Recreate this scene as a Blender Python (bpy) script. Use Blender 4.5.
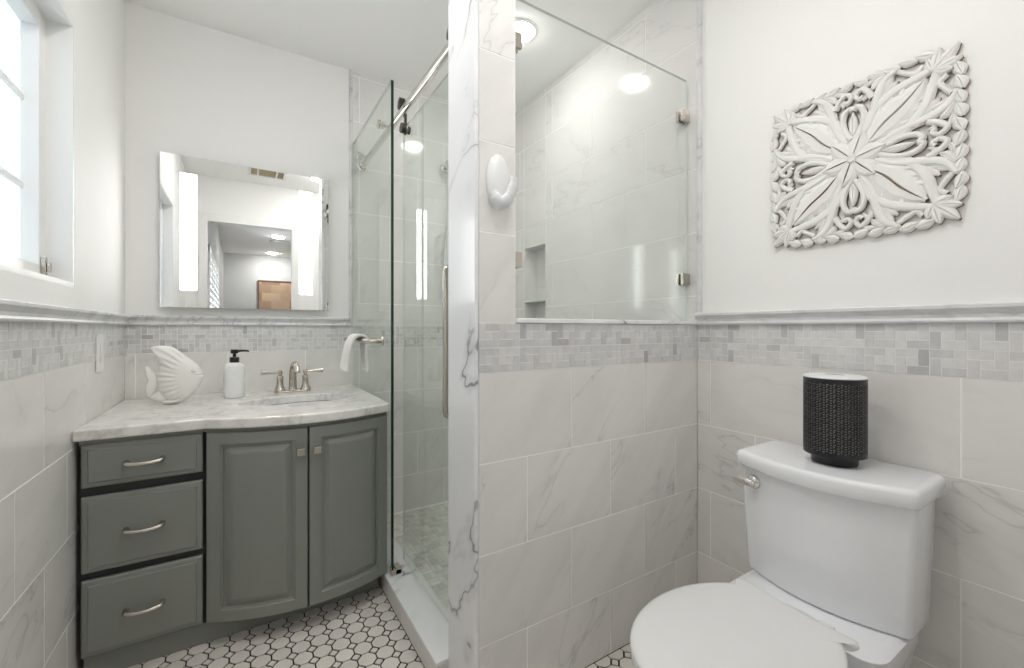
import bpy, bmesh, math, random
from math import sin, cos, pi, radians, sqrt, atan2, hypot
from mathutils import Vector, Matrix, noise

random.seed(7)
for o in list(bpy.data.objects):
    bpy.data.objects.remove(o)
S = bpy.context.scene
C = S.collection

# ------------------------------------------------------------------ camera, world, exposure
cam_d = bpy.data.cameras.new('camera')
cam = bpy.data.objects.new('camera', cam_d)
C.objects.link(cam)
cam.location = (0, 0, 1.148)
cam.rotation_euler = (radians(90), 0, radians(-32.23))
cam_d.sensor_width = 36.0
cam_d.lens = 429.0 / 1024 * 36
cam_d.shift_y = -5 / 1024
cam_d.clip_start = 0.02
S.camera = cam

world = bpy.data.worlds.new('sky')
S.world = world
world.use_nodes = True
world.node_tree.nodes['Background'].inputs[0].default_value = (0.75, 0.86, 1.0, 1)
world.node_tree.nodes['Background'].inputs[1].default_value = 3.0

S.view_settings.view_transform = 'Standard'
S.view_settings.look = 'None'
S.view_settings.gamma = 1.0
S.view_settings.use_curve_mapping = False
S.view_settings.exposure = 2.42
S.cycles.max_bounces = 14
S.cycles.diffuse_bounces = 8
S.cycles.glossy_bounces = 6
S.cycles.transparent_max_bounces = 24
S.cycles.sample_clamp_indirect = 8.0
S.cycles.caustics_reflective = False
S.cycles.caustics_refractive = False

E_DOWN = 24.0       # recessed lamps
E_WIN = .235         # daylight in the frosted window
E_LED = 2.6         # mirror strips
E_BED = 7.5
E_BEDWIN = 1.2

# ------------------------------------------------------------------ materials
MATS = {}


def nodes_of(m):
    m.use_nodes = True
    nt = m.node_tree
    return nt, nt.nodes, nt.links, nt.nodes['Principled BSDF']


def mat(name, col, rough=0.5, metal=0.0, bump=None, var=0.0, coat=0.0, spec=None, bscale=40):
    m = bpy.data.materials.new(name)
    nt, N, L, P = nodes_of(m)
    P.inputs['Base Color'].default_value = (*col, 1)
    P.inputs['Roughness'].default_value = rough
    P.inputs['Metallic'].default_value = metal
    P.inputs['Coat Weight'].default_value = coat
    if spec is not None:
        P.inputs['Specular IOR Level'].default_value = spec
    tc = N.new('ShaderNodeTexCoord')
    nz = N.new('ShaderNodeTexNoise')
    nz.inputs['Scale'].default_value = bscale
    nz.inputs['Detail'].default_value = 4
    L.new(tc.outputs['Object'], nz.inputs['Vector'])
    if var:
        mx = N.new('ShaderNodeMix')
        mx.data_type = 'RGBA'
        mx.inputs[6].default_value = (*[c * (1 - var) for c in col], 1)
        mx.inputs[7].default_value = (*[min(1, c * (1 + var)) for c in col], 1)
        L.new(nz.outputs['Fac'], mx.inputs[0])
        L.new(mx.outputs[2], P.inputs['Base Color'])
    if bump:
        b = N.new('ShaderNodeBump')
        b.inputs['Strength'].default_value = bump
        b.inputs['Distance'].default_value = 0.002
        L.new(nz.outputs['Fac'], b.inputs['Height'])
        L.new(b.outputs['Normal'], P.inputs['Normal'])
    MATS[name] = m
    return m


def emit(name, col, strength, var=0.0):
    m = bpy.data.materials.new(name)
    m.use_nodes = True
    nt = m.node_tree
    nt.nodes.remove(nt.nodes['Principled BSDF'])
    e = nt.nodes.new('ShaderNodeEmission')
    e.inputs[0].default_value = (*col, 1)
    e.inputs[1].default_value = strength
    nt.links.new(e.outputs[0], nt.nodes['Material Output'].inputs[0])
    MATS[name] = m
    return m


def marble(name, base, vein, scale=3.0, strength=0.6, rough=0.22, cloud=0.06, width=0.03, vdir=(-.8, -.16, .6), stretch=2.6, seedmul=61.0, lo=.47, hi=.62):
    m = bpy.data.materials.new(name)
    nt, N, L, P = nodes_of(m)
    P.inputs['Roughness'].default_value = rough
    tc = N.new('ShaderNodeTexCoord')
    vd = Vector(vdir).normalized()
    dt = N.new('ShaderNodeVectorMath'); dt.operation = 'DOT_PRODUCT'; dt.inputs[1].default_value = vd
    L.new(tc.outputs['Object'], dt.inputs[0])
    sc_ = N.new('ShaderNodeVectorMath'); sc_.operation = 'SCALE'; sc_.inputs[0].default_value = vd * (stretch - 1)
    L.new(dt.outputs['Value'], sc_.inputs['Scale'])
    mp = N.new('ShaderNodeVectorMath'); mp.operation = 'ADD'
    L.new(tc.outputs['Object'], mp.inputs[0]); L.new(sc_.outputs[0], mp.inputs[1])
    at = N.new('ShaderNodeAttribute')
    at.attribute_name = 'seed'
    mul = N.new('ShaderNodeMath'); mul.operation = 'MULTIPLY'; mul.inputs[1].default_value = seedmul
    L.new(at.outputs['Fac'], mul.inputs[0])

    def nse(sc, det, dist, add):
        n = N.new('ShaderNodeTexNoise')
        n.noise_dimensions = '4D'
        n.inputs['Scale'].default_value = sc
        n.inputs['Detail'].default_value = det
        n.inputs['Roughness'].default_value = 0.58
        n.inputs['Distortion'].default_value = dist
        a = N.new('ShaderNodeMath'); a.operation = 'ADD'; a.inputs[1].default_value = add
        L.new(mul.outputs[0], a.inputs[0])
        L.new(a.outputs[0], n.inputs['W'])
        L.new(mp.outputs[0], n.inputs['Vector'])
        return n.outputs['Fac']

    def mth(op, a, b=None, v=None):
        x = N.new('ShaderNodeMath'); x.operation = op
        L.new(a, x.inputs[0])
        if b is not None: L.new(b, x.inputs[1])
        if v is not None: x.inputs[1].default_value = v
        return x.outputs[0]

    def rng(a, f0, f1, t0, t1):
        r = N.new('ShaderNodeMapRange')
        r.interpolation_type = 'SMOOTHSTEP'
        L.new(a, r.inputs[0])
        for k, v in enumerate((f0, f1, t0, t1)): r.inputs[k + 1].default_value = v
        return r.outputs[0]
    n1 = nse(scale, 4.0, 0.25, 0)
    ridge = mth('ABSOLUTE', mth('SUBTRACT', n1, v=0.5))
    vn = rng(ridge, 0, width, 1, 0)
    halo = rng(ridge, 0, width * 5, 0.35, 0)
    mk = rng(nse(scale * 0.55, 2, 0.2, 11.3), lo, hi, 0, 1)
    v = mth('MULTIPLY', mth('ADD', vn, halo), mk)
    v = mth('MULTIPLY', v, v=strength)
    cl = rng(nse(scale * 1.3, 4, 0.3, 23.1), 0.35, 0.7, 0, cloud)
    tot = N.new('ShaderNodeMath'); tot.operation = 'ADD'; tot.use_clamp = True
    L.new(v, tot.inputs[0]); L.new(cl, tot.inputs[1])
    mx = N.new('ShaderNodeMix'); mx.data_type = 'RGBA'
    mx.inputs[6].default_value = (*base, 1); mx.inputs[7].default_value = (*vein, 1)
    L.new(tot.outputs[0], mx.inputs[0])
    L.new(mx.outputs[2], P.inputs['Base Color'])
    MATS[name] = m
    return m


def tone_marble(name, dark, light, rough=0.3):
    """small tesserae: one tone per stone, from the face attribute, plus faint veining"""
    m = bpy.data.materials.new(name)
    nt, N, L, P = nodes_of(m)
    P.inputs['Roughness'].default_value = rough
    at = N.new('ShaderNodeAttribute'); at.attribute_name = 'seed'
    tc = N.new('ShaderNodeTexCoord')
    nz = N.new('ShaderNodeTexNoise'); nz.noise_dimensions = '4D'
    nz.inputs['Scale'].default_value = 28; nz.inputs['Detail'].default_value = 5; nz.inputs['Distortion'].default_value = 1.0
    ml = N.new('ShaderNodeMath'); ml.operation = 'MULTIPLY'; ml.inputs[1].default_value = 91
    L.new(at.outputs['Fac'], ml.inputs[0]); L.new(ml.outputs[0], nz.inputs['W'])
    L.new(tc.outputs['Object'], nz.inputs['Vector'])
    pw = N.new('ShaderNodeMath'); pw.operation = 'POWER'; pw.inputs[1].default_value = 0.6
    L.new(at.outputs['Fac'], pw.inputs[0])
    mr = N.new('ShaderNodeMapRange'); mr.inputs[1].default_value = .3; mr.inputs[2].default_value = .7
    mr.inputs[3].default_value = -.28; mr.inputs[4].default_value = .12
    L.new(nz.outputs['Fac'], mr.inputs[0])
    ad = N.new('ShaderNodeMath'); ad.operation = 'ADD'; ad.use_clamp = True
    L.new(pw.outputs[0], ad.inputs[0]); L.new(mr.outputs[0], ad.inputs[1])
    mx = N.new('ShaderNodeMix'); mx.data_type = 'RGBA'
    mx.inputs[6].default_value = (*dark, 1); mx.inputs[7].default_value = (*light, 1)
    L.new(ad.outputs[0], mx.inputs[0]); L.new(mx.outputs[2], P.inputs['Base Color'])
    MATS[name] = m
    return m


def glass(name, tint, refl=1.0):
    m = bpy.data.materials.new(name)
    m.use_nodes = True
    nt = m.node_tree; N = nt.nodes; L = nt.links
    N.remove(N['Principled BSDF'])
    tr = N.new('ShaderNodeBsdfTransparent'); tr.inputs[0].default_value = (*tint, 1)
    gl = N.new('ShaderNodeBsdfGlossy'); gl.inputs['Roughness'].default_value = 0.0
    fr = N.new('ShaderNodeFresnel'); fr.inputs[0].default_value = 1.5
    ge = N.new('ShaderNodeNewGeometry')
    sb = N.new('ShaderNodeMath'); sb.operation = 'SUBTRACT'; sb.inputs[0].default_value = 1
    L.new(ge.outputs['Backfacing'], sb.inputs[1])
    mu = N.new('ShaderNodeMath'); mu.operation = 'MULTIPLY'
    L.new(fr.outputs[0], mu.inputs[0]); L.new(sb.outputs[0], mu.inputs[1])
    m2 = N.new('ShaderNodeMath'); m2.operation = 'MULTIPLY'; m2.inputs[1].default_value = refl
    L.new(mu.outputs[0], m2.inputs[0])
    mx = N.new('ShaderNodeMixShader')
    L.new(m2.outputs[0], mx.inputs[0]); L.new(tr.outputs[0], mx.inputs[1]); L.new(gl.outputs[0], mx.inputs[2])
    L.new(mx.outputs[0], N['Material Output'].inputs[0])
    MATS[name] = m
    return m


PAINT = mat('white_paint', (0.86, 0.855, 0.845), 0.6, bump=0.05, bscale=180)
CEIL = mat('ceiling_paint', (0.93, 0.928, 0.92), 0.7)
WOODW = mat('white_gloss_wood', (0.82, 0.82, 0.81), 0.35)
GROUT = mat('light_grout', (0.93, 0.925, 0.91), 0.8, var=0.05)
GROUTM = mat('mosaic_grout', (0.84, 0.84, 0.83), 0.8, var=0.05)
DGROUT = mat('dark_grout', (0.018, 0.016, 0.015), 0.85, var=0.2)
TILE = marble('marble_tile', (0.80, 0.785, 0.762), (0.34, 0.34, 0.35), scale=1.7, strength=0.27, rough=0.22, cloud=0.15, width=.009, stretch=3.8, lo=.42, hi=.6)
TILESH = marble('marble_shower_tile', (0.77, 0.76, 0.745), (0.45, 0.45, 0.45), scale=1.8, strength=0.24, rough=0.1, cloud=0.10, width=.010, stretch=3.2, lo=.42, hi=.6)
SLAB = marble('marble_slab', (0.86, 0.865, 0.875), (0.22, 0.23, 0.26), scale=1.7, strength=0.7, rough=0.18, cloud=0.05, width=0.008, stretch=1.6, vdir=(-.5, .6, .62), lo=.47, hi=.6)
RAILM = marble('marble_rail', (0.73, 0.73, 0.735), (0.40, 0.41, 0.43), scale=9, strength=0.45, rough=0.38, cloud=0.2, width=.05)
COUNTER = marble('marble_counter', (0.78, 0.765, 0.74), (0.38, 0.36, 0.34), scale=12, strength=0.28, rough=0.16, cloud=0.3, width=0.05, stretch=1.4, lo=.4, hi=.6)
MOSAIC = tone_marble('mosaic_stone', (0.44, 0.44, 0.445), (0.74, 0.735, 0.725))
MOSFLOOR = tone_marble('shower_floor_stone', (0.58, 0.57, 0.53), (0.82, 0.81, 0.76))
OCT = tone_marble('floor_porcelain', (0.62, 0.575, 0.53), (0.76, 0.715, 0.67), rough=0.35)
CAB = mat('grey_green_lacquer', (0.205, 0.214, 0.196), 0.36, bump=0.04, bscale=60, coat=.15)
CABDARK = mat('cabinet_frame_dark', (0.018, 0.019, 0.018), 0.5)
NICKEL = mat('brushed_nickel', (0.56, 0.52, 0.46), 0.26, 1.0, bump=0.03, bscale=200)
CHROME = mat('polished_steel', (0.72, 0.70, 0.67), 0.14, 1.0)
DARKMETAL = mat('dark_steel', (0.10, 0.09, 0.08), 0.3, 1.0)
PORC = mat('white_porcelain', (0.81, 0.82, 0.84), 0.08, coat=.3)
PLASTIC = mat('white_plastic', (0.80, 0.80, 0.80), 0.28)
SEATM = mat('white_seat_plastic', (0.74, 0.738, 0.736), 0.25)
PLAST2 = mat('pale_grey_plastic', (0.72, 0.73, 0.74), 0.3)
BLACK = mat('black_plastic', (0.008, 0.008, 0.009), 0.3)
BLACKM = mat('black_metal_shell', (0.010, 0.010, 0.012), 0.34)
INNER = mat('diffuser_inner_white', (0.82, 0.79, 0.72), 0.6)
CERAMIC = mat('white_matte_ceramic', (0.80, 0.785, 0.755), 0.45, bump=0.25, bscale=90)
BOTTLE = mat('white_glazed_ceramic', (0.80, 0.80, 0.80), 0.2)
TOWEL = mat('white_terry', (0.82, 0.81, 0.79), 0.95, bump=0.8, bscale=700)
TOWELG = mat('grey_terry_hem', (0.45, 0.44, 0.42), 0.95, bump=0.8, bscale=700)
MIRROR = mat('mirror_silver', (0.92, 0.93, 0.925), 0.0, 1.0)
MIRBACK = mat('mirror_back', (0.55, 0.56, 0.56), 0.5)
GLASSM = glass('clear_glass', (0.95, 0.975, 0.955), 0.9)
GLASSC = glass('clear_panel_glass', (0.985, 0.993, 0.988), 0.8)
GEDGE = mat('glass_edge_green', (0.012, 0.028, 0.020), 0.12)
GEDGE2 = mat('glass_edge_pale', (0.66, 0.70, 0.67), 0.2)
SHELFG = mat('shelf_glass_edge', (0.52, 0.60, 0.50), 0.15)
LAMPADD = emit('added_lamp_glow', (1.0, 0.975, 0.945), E_DOWN)  # for the two unseen ceiling lamps added to light the room
LAMPS = emit('shower_lamp_glow', (1.0, 0.985, 0.95), E_DOWN * .6)
LAMPB = emit('bedroom_lamp_glow', (1.0, 0.98, 0.94), E_BED * 4)
LED = emit('led_strip', (1.0, 0.99, 0.975), E_LED)
WINM = emit('frosted_daylight', (0.80, 0.92, 1.0), E_WIN)
BEDWIN = emit('bedroom_daylight', (0.88, 0.94, 1.0), E_BEDWIN)
BEDWALL = mat('bedroom_paint', (0.58, 0.585, 0.585), 0.7)
CARPET = mat('bedroom_carpet', (0.45, 0.42, 0.38), 0.95, bump=.5, bscale=300)
CANVASFR = mat('painting_frame', (0.12, 0.07, 0.04), 0.5)
VENTY = mat('vent_louver', (0.62, 0.55, 0.36), 0.5)
WARN = mat('carved_white_paint', (0.80, 0.795, 0.78), 0.6, bump=.15, bscale=120)


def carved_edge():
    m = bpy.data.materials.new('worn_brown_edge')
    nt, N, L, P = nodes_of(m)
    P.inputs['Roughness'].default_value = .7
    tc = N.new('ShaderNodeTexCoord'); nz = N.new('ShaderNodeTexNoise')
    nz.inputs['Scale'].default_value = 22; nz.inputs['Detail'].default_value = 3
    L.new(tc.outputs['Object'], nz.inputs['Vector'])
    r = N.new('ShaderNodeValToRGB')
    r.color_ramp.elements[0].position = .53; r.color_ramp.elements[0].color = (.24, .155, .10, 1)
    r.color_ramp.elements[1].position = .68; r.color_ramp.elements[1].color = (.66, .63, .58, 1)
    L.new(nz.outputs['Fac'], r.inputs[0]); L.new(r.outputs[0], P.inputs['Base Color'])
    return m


WEAR = carved_edge()


def painting_mat():
    m = bpy.data.materials.new('abstract_canvas')
    nt, N, L, P = nodes_of(m)
    P.inputs['Roughness'].default_value = .8
    tc = N.new('ShaderNodeTexCoord'); mp = N.new('ShaderNodeMapping')
    mp.inputs['Rotation'].default_value = (pi / 2, 0, 0)
    br = N.new('ShaderNodeTexBrick')
    br.inputs['Scale'].default_value = 1.5; br.inputs['Mortar Size'].default_value = 0
    br.inputs['Color1'].default_value = (.30, .19, .12, 1); br.inputs['Color2'].default_value = (.62, .54, .45, 1)
    nz = N.new('ShaderNodeTexNoise'); nz.inputs['Scale'].default_value = 6
    mx = N.new('ShaderNodeMix'); mx.data_type = 'RGBA'; mx.inputs[0].default_value = .12
    L.new(tc.outputs['Object'], mp.inputs[0]); L.new(mp.outputs[0], br.inputs['Vector'])
    L.new(tc.outputs['Object'], nz.inputs['Vector'])
    L.new(br.outputs[0], mx.inputs[6]); L.new(nz.outputs['Color'], mx.inputs[7])
    hs = N.new('ShaderNodeMix'); hs.data_type = 'RGBA'; hs.blend_type = 'MULTIPLY'; hs.inputs[0].default_value = .8
    hs.inputs[7].default_value = (.85, .66, .5, 1)
    L.new(mx.outputs[2], hs.inputs[6]); L.new(hs.outputs[2], P.inputs['Base Color'])
    return m


CANVAS = painting_mat()

# ------------------------------------------------------------------ helpers
WL = {}


def obj(name, bm, m, parent=None, smooth=None, bevel=0, bseg=2, recalc=True, base=True):
    """link a bmesh as one mesh object; its origin goes to the base centre of its box"""
    if recalc:
        bmesh.ops.recalc_face_normals(bm, faces=bm.faces)
    xs = [v.co.x for v in bm.verts]; ys = [v.co.y for v in bm.verts]; zs = [v.co.z for v in bm.verts]
    c = Vector(((min(xs) + max(xs)) / 2, (min(ys) + max(ys)) / 2, min(zs)))
    bmesh.ops.translate(bm, verts=bm.verts, vec=-c)
    me = bpy.data.meshes.new(name)
    bm.to_mesh(me); bm.free()
    for mm in (m if isinstance(m, (list, tuple)) else [m]):
        me.materials.append(mm)
    o = bpy.data.objects.new(name, me)
    C.objects.link(o)
    WL[o] = c
    o.location = c
    if parent is not None:
        o.parent = parent
        o.location = c - WL[parent]
    if smooth is not None:
        for p in me.polygons: p.use_smooth = True
        try:
            me.set_sharp_from_angle(angle=radians(smooth))
        except Exception:
            pass
    if bevel:
        b = o.modifiers.new('bevel', 'BEVEL')
        b.width = bevel; b.segments = bseg; b.limit_method = 'ANGLE'; b.angle_limit = radians(40)
    return o


def tag(o, label, cat, group=None):
    o['label'] = label; o['category'] = cat
    if group: o['group'] = group
    return o


def thing(name, label, cat, loc, group=None):
    o = bpy.data.objects.new(name, None)
    C.objects.link(o)
    o.empty_display_size = .05
    o.location = loc
    WL[o] = Vector(loc)
    return tag(o, label, cat, group)


def struct(o):
    o['kind'] = 'structure'
    return o


def B(): return bmesh.new()


def box(bm, x0, x1, y0, y1, z0, z1, seed=None, lay=None, mi=0):
    v = [bm.verts.new(p) for p in ((x0, y0, z0), (x1, y0, z0), (x1, y1, z0), (x0, y1, z0), (x0, y0, z1), (x1, y0, z1), (x1, y1, z1), (x0, y1, z1))]
    fs = []
    for q in ((3, 2, 1, 0), (4, 5, 6, 7), (0, 1, 5, 4), (1, 2, 6, 5), (2, 3, 7, 6), (3, 0, 4, 7)):
        f = bm.faces.new([v[i] for i in q]); f.material_index = mi
        if lay is not None: f[lay] = seed
        fs.append(f)
    return fs


def loft(bm, rings, cap0=True, cap1=True, closed=True, mi=0):
    vs = [[bm.verts.new(p) for p in r] for r in rings]
    n = len(rings[0])
    for a, b in zip(vs[:-1], vs[1:]):
        for i in range(n if closed else n - 1):
            j = (i + 1) % n
            f = bm.faces.new((a[i], a[j], b[j], b[i])); f.material_index = mi
    if cap0: bm.faces.new(list(reversed(vs[0]))).material_index = mi
    if cap1: bm.faces.new(vs[-1]).material_index = mi
    return vs


def lathe(bm, prof, c, seg=28, axis='z', mi=0):
    """prof: list of (radius, height); axis may be a letter or a direction"""
    ax = {'x': Vector((1, 0, 0)), 'y': Vector((0, 1, 0)), 'z': Vector((0, 0, 1))}.get(axis, axis)
    ax = Vector(ax).normalized()
    u = ax.orthogonal().normalized(); w = ax.cross(u)
    c = Vector(c)
    rings = [[c + ax * h + (u * cos(2 * pi * k / seg) + w * sin(2 * pi * k / seg)) * max(r, 1e-4) for k in range(seg)] for r, h in prof]
    return loft(bm, rings, mi=mi)


def tube(bm, pts, r, seg=12, flat=(1, 1), up=None, mi=0):
    pts = [Vector(p) for p in pts]
    rs = r if isinstance(r, (list, tuple)) else [r] * len(pts)
    rings = []; ref = None
    for i, p in enumerate(pts):
        d = (pts[min(i + 1, len(pts) - 1)] - pts[max(i - 1, 0)]).normalized()
        if ref is None:
            ref = Vector(up) if up else d.orthogonal()
        u = (ref - d * ref.dot(d)).normalized(); ref = u
        w = d.cross(u)
        rings.append([p + (u * cos(2 * pi * k / seg) * flat[0] + w * sin(2 * pi * k / seg) * flat[1]) * rs[i] for k in range(seg)])
    loft(bm, rings, mi=mi)


def spline(pts, n=8):
    """Catmull-Rom through the points"""
    P = [Vector(p) for p in pts]
    P = [P[0] * 2 - P[1]] + P + [P[-1] * 2 - P[-2]]
    out = []
    for i in range(1, len(P) - 2):
        for k in range(n):
            t = k / n
            a, b, c, d = P[i - 1], P[i], P[i + 1], P[i + 2]
            out.append(0.5 * ((2 * b) + (c - a) * t + (2 * a - 5 * b + 4 * c - d) * t * t + (3 * b - a - 3 * c + d) * t ** 3))
    out.append(P[-2])
    return out


def prism(bm, outline, z0, z1, mi=0):
    return loft(bm, [[Vector((x, y, z0)) for x, y in outline], [Vector((x, y, z1)) for x, y in outline]], mi=mi)


def rrect(x0, x1, y0, y1, r, n=5):
    out = []
    for cx, cy, a0 in ((x1 - r, y1 - r, 0), (x0 + r, y1 - r, 90), (x0 + r, y0 + r, 180), (x1 - r, y0 + r, 270)):
        for k in range(n + 1):
            a = radians(a0 + 90 * k / n)
            out.append((cx + r * cos(a), cy + r * sin(a)))
    return out


# tiled surfaces. A plane is ('x', value, dir) or ('y', value, dir) or ('z', value, dir): dir is the way the face looks.
def slab_on(bm, plane, a0, a1, b0, b1, out, back, seed, lay, mi=0):
    ax, val, d = plane
    lo, hi = sorted((val + d * out, val - d * back))
    if ax == 'x': box(bm, lo, hi, a0, a1, b0, b1, seed, lay, mi)
    elif ax == 'y': box(bm, a0, a1, lo, hi, b0, b1, seed, lay, mi)
    else: box(bm, a0, a1, b0, b1, lo, hi, seed, lay, mi)


def tile_field(plane, regions, tw=0.357, th=0.2655, a_off=0.0, b_off=1.02, gap=0.0044, stag=0.5, name='tile_field', m=None, parent=None, out=0.0):
    bm = B()
    lay = bm.faces.layers.float.new('seed')
    for (A0, A1, B0, B1) in regions:
        r0 = math.floor((B0 - b_off) / th) - 1; r1 = math.ceil((B1 - b_off) / th) + 1
        for r in range(r0, r1):
            lo = max(B0, b_off + r * th); hi = min(B1, b_off + (r + 1) * th)
            if hi - lo < .004: continue
            sh = a_off + (stag * tw if r % 2 else 0)
            for c in range(math.floor((A0 - sh) / tw) - 1, math.ceil((A1 - sh) / tw) + 1):
                x0 = max(A0, sh + c * tw); x1 = min(A1, sh + (c + 1) * tw)
                if x1 - x0 < .004: continue
                slab_on(bm, plane, x0 + gap / 2, x1 - gap / 2, lo + gap / 2, hi - gap / 2, out, 0.008, random.random(), lay)
        slab_on(bm, plane, A0, A1, B0, B1, out - 0.0012, 0.009, 0, lay, 1)
    return obj(name, bm, [m or TILE, GROUT], parent)


def mosaic_band(plane, A0, A1, B0, B1, cell, parent, start=None, out=0.001):
    """pinwheel weave: four 1x2 stones round a square, two cells high"""
    bm = B()
    lay = bm.faces.layers.float.new('seed')
    ch = (B1 - B0) / 2
    n = math.ceil((A1 - A0) / cell) + 1
    s = A0 if start is None else start
    pat = ((0, 2, 0, 1), (2, 3, 0, 2), (1, 3, 2, 3), (0, 1, 1, 3), (1, 2, 1, 2))
    g = .0024
    for i in range(-1, n):
        for j in range(2):
            for q, (p0, p1, q0, q1) in enumerate(pat):
                a0 = max(A0, s + (i + p0 / 3) * cell); a1 = min(A1, s + (i + p1 / 3) * cell)
                if a1 - a0 < .004: continue
                b0 = B0 + (j + q0 / 3) * ch; b1 = B0 + (j + q1 / 3) * ch
                t = random.random()
                if q == 4: t = .75 + .25 * t
                elif random.random() < .10: t *= .25
                else: t = .35 + .65 * t
                slab_on(bm, plane, a0 + g / 2, a1 - g / 2, b0 + g / 2, b1 - g / 2, out, .007, t, lay)
    slab_on(bm, plane, A0, A1, B0, B1, out - .001, .008, 0, lay, 1)
    return obj('mosaic_band', bm, [MOSAIC, GROUTM], parent)


# ------------------------------------------------------------------ room numbers
XL, XR = -0.4515, 1.604            # left wall and right wall faces
YB, YD = 2.61, 0.0                 # vanity wall face, doorway wall face
ZC = 2.65
XS, YP, YQ = 0.5655, 1.098, 1.281  # partition end face, its two sides
XPO = 0.705                        # where the half wall begins
MB, MT = 1.02, 1.165               # mosaic band on partition and right wall
RT = 1.214
LB, LT, LRT = 1.033, 1.166, 1.212  # band on left and vanity walls

# floor: porcelain octagons and dots
bm = B()
box(bm, XL - .1, XR + .2, YD - .12, YB + .1, -.06, -.003)
floor = struct(obj('floor', bm, DGROUT))
bm = B()
lay = bm.faces.layers.float.new('seed')
P0, PX, PY = 0.0625, 0.495, 1.53
ap = P0 / 2 - .0024
ct = .0185


def clip(pts, ax, lim, keep_less):
    out = []
    for p, q_ in zip(pts, pts[1:] + pts[:1]):
        a = (p[ax] <= lim) == keep_less; b = (q_[ax] <= lim) == keep_less
        if a: out.append(p)
        if a != b:
            t_ = (lim - p[ax]) / (q_[ax] - p[ax])
            out.append((p[0] + (q_[0] - p[0]) * t_, p[1] + (q_[1] - p[1]) * t_))
    return out


def poly(bm, pts, z0, z1, seed):
    cy = sum(p[1] for p in pts) / len(pts)
    for ax, lim, k in ((0, XL + .002, False), (1, YD, False), (1, 1.99, True)): pts = clip(pts, ax, lim, k) if pts else pts
    if not pts: return
    if sum(p[0] for p in pts) / len(pts) < .545: pts = clip(pts, 0, .5235, True)
    else: pts = clip(clip(pts, 0, XR - .002, True), 1, YP - .002, True)
    if len(pts) < 3: return
    vs = [[bm.verts.new((x, y, z)) for x, y in pts] for z in (z0, z1)]
    n = len(pts)
    fs = [bm.faces.new(vs[1])]
    for i in range(n):
        fs.append(bm.faces.new((vs[0][i], vs[0][(i + 1) % n], vs[1][(i + 1) % n], vs[1][i])))
    for f in fs: f[lay] = seed


for i in range(-16, 19):
    for j in range(-25, 9):
        x = PX + i * P0; y = PY + j * P0
        poly(bm, [(x + a, y + b) for a, b in ((ap, -ap + ct), (ap, ap - ct), (ap - ct, ap), (-ap + ct, ap), (-ap, ap - ct), (-ap, -ap + ct), (-ap + ct, -ap), (ap - ct, -ap))], -.004, 0, .35 + .65 * random.random())
        x += P0 / 2; y += P0 / 2
        r = ct - .0046
        poly(bm, [(x + r, y), (x, y + r), (x - r, y), (x, y - r)], -.004, 0, .5 + .5 * random.random())
obj('octagon_tiles', bm, OCT, floor)

# shower floor (structure) with small woven stones
bm = B()
box(bm, .655, XR + .01, YQ - .008, YB + .008, -.003, .018)
sfl = struct(obj('floor_shower', bm, GROUTM))
bm = B(); lay = bm.faces.layers.float.new('seed')
q = .05
for i in range(19):
    for j in range(27):
        x = .655 + i * q; y = YQ + j * q
        if x + q > XR or y + q > YB: continue
        for k in range(2):
            if (i + j) % 2: box(bm, x + .001, x + q - .001, y + k * q / 2 + .001, y + (k + 1) * q / 2 - .001, .015, .020, random.random(), lay)
            else: box(bm, x + k * q / 2 + .001, x + (k + 1) * q / 2 - .001, y + .001, y + q - .001, .015, .020, random.random(), lay)
obj('woven_stones', bm, MOSFLOOR, sfl)

# ceiling
bm = B(); box(bm, XL - .1, XR + .25, YD - .12, YB + .1, ZC, ZC + .08)
struct(obj('ceiling', bm, CEIL))

# vanity wall (back)
bm = B(); box(bm, XL - .1, XR + .25, YB + .008, YB + .12, -.06, ZC)
wb = struct(obj('wall_back', bm, PAINT))
bm = B(); box(bm, XL, .531, YB, YB + .0085, LRT - .01, ZC)
obj('painted_plaster', bm, PAINT, wb)
tile_field(('y', YB, -1), [(XL, .56, 0, LB)], b_off=LB, a_off=.12, parent=wb)
mosaic_band(('y', YB, -1), XL, XR, LB, LT, .0665, wb, start=XL - .01)
tile_field(('y', YB, -1), [(.545, XR, LT, ZC), (.56, XR, .018, LB)], b_off=LB, a_off=.05, parent=wb, m=TILESH, name='shower_tile_field')

# left wall with a window recess
WY0, WY1, WZ0, WZ1 = .90, 1.908, 1.281, 2.12
bm = B()
x0, x1 = XL - .14, XL - .008
box(bm, x0, x1, YD - .12, WY0, -.06, ZC); box(bm, x0, x1, WY1, YB + .1, -.06, ZC)
box(bm, x0, x1, WY0, WY1, -.06, WZ0); box(bm, x0, x1, WY0, WY1, WZ1, ZC)
wl = struct(obj('wall_left', bm, PAINT))
bm = B()
box(bm, XL - .0085, XL, YD, WY0, LRT - .01, ZC); box(bm, XL - .0085, XL, WY1, YB, LRT - .01, ZC)
box(bm, XL - .0085, XL, WY0, WY1, LRT - .01, WZ0); box(bm, XL - .0085, XL, WY0, WY1, WZ1, ZC)
obj('painted_plaster', bm, PAINT, wl)
tile_field(('x', XL, 1), [(YD, YB, 0, LB)], b_off=LB, a_off=.05, parent=wl)
mosaic_band(('x', XL, 1), YD, YB, LB, LT, .0665, wl, start=-.02)

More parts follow.
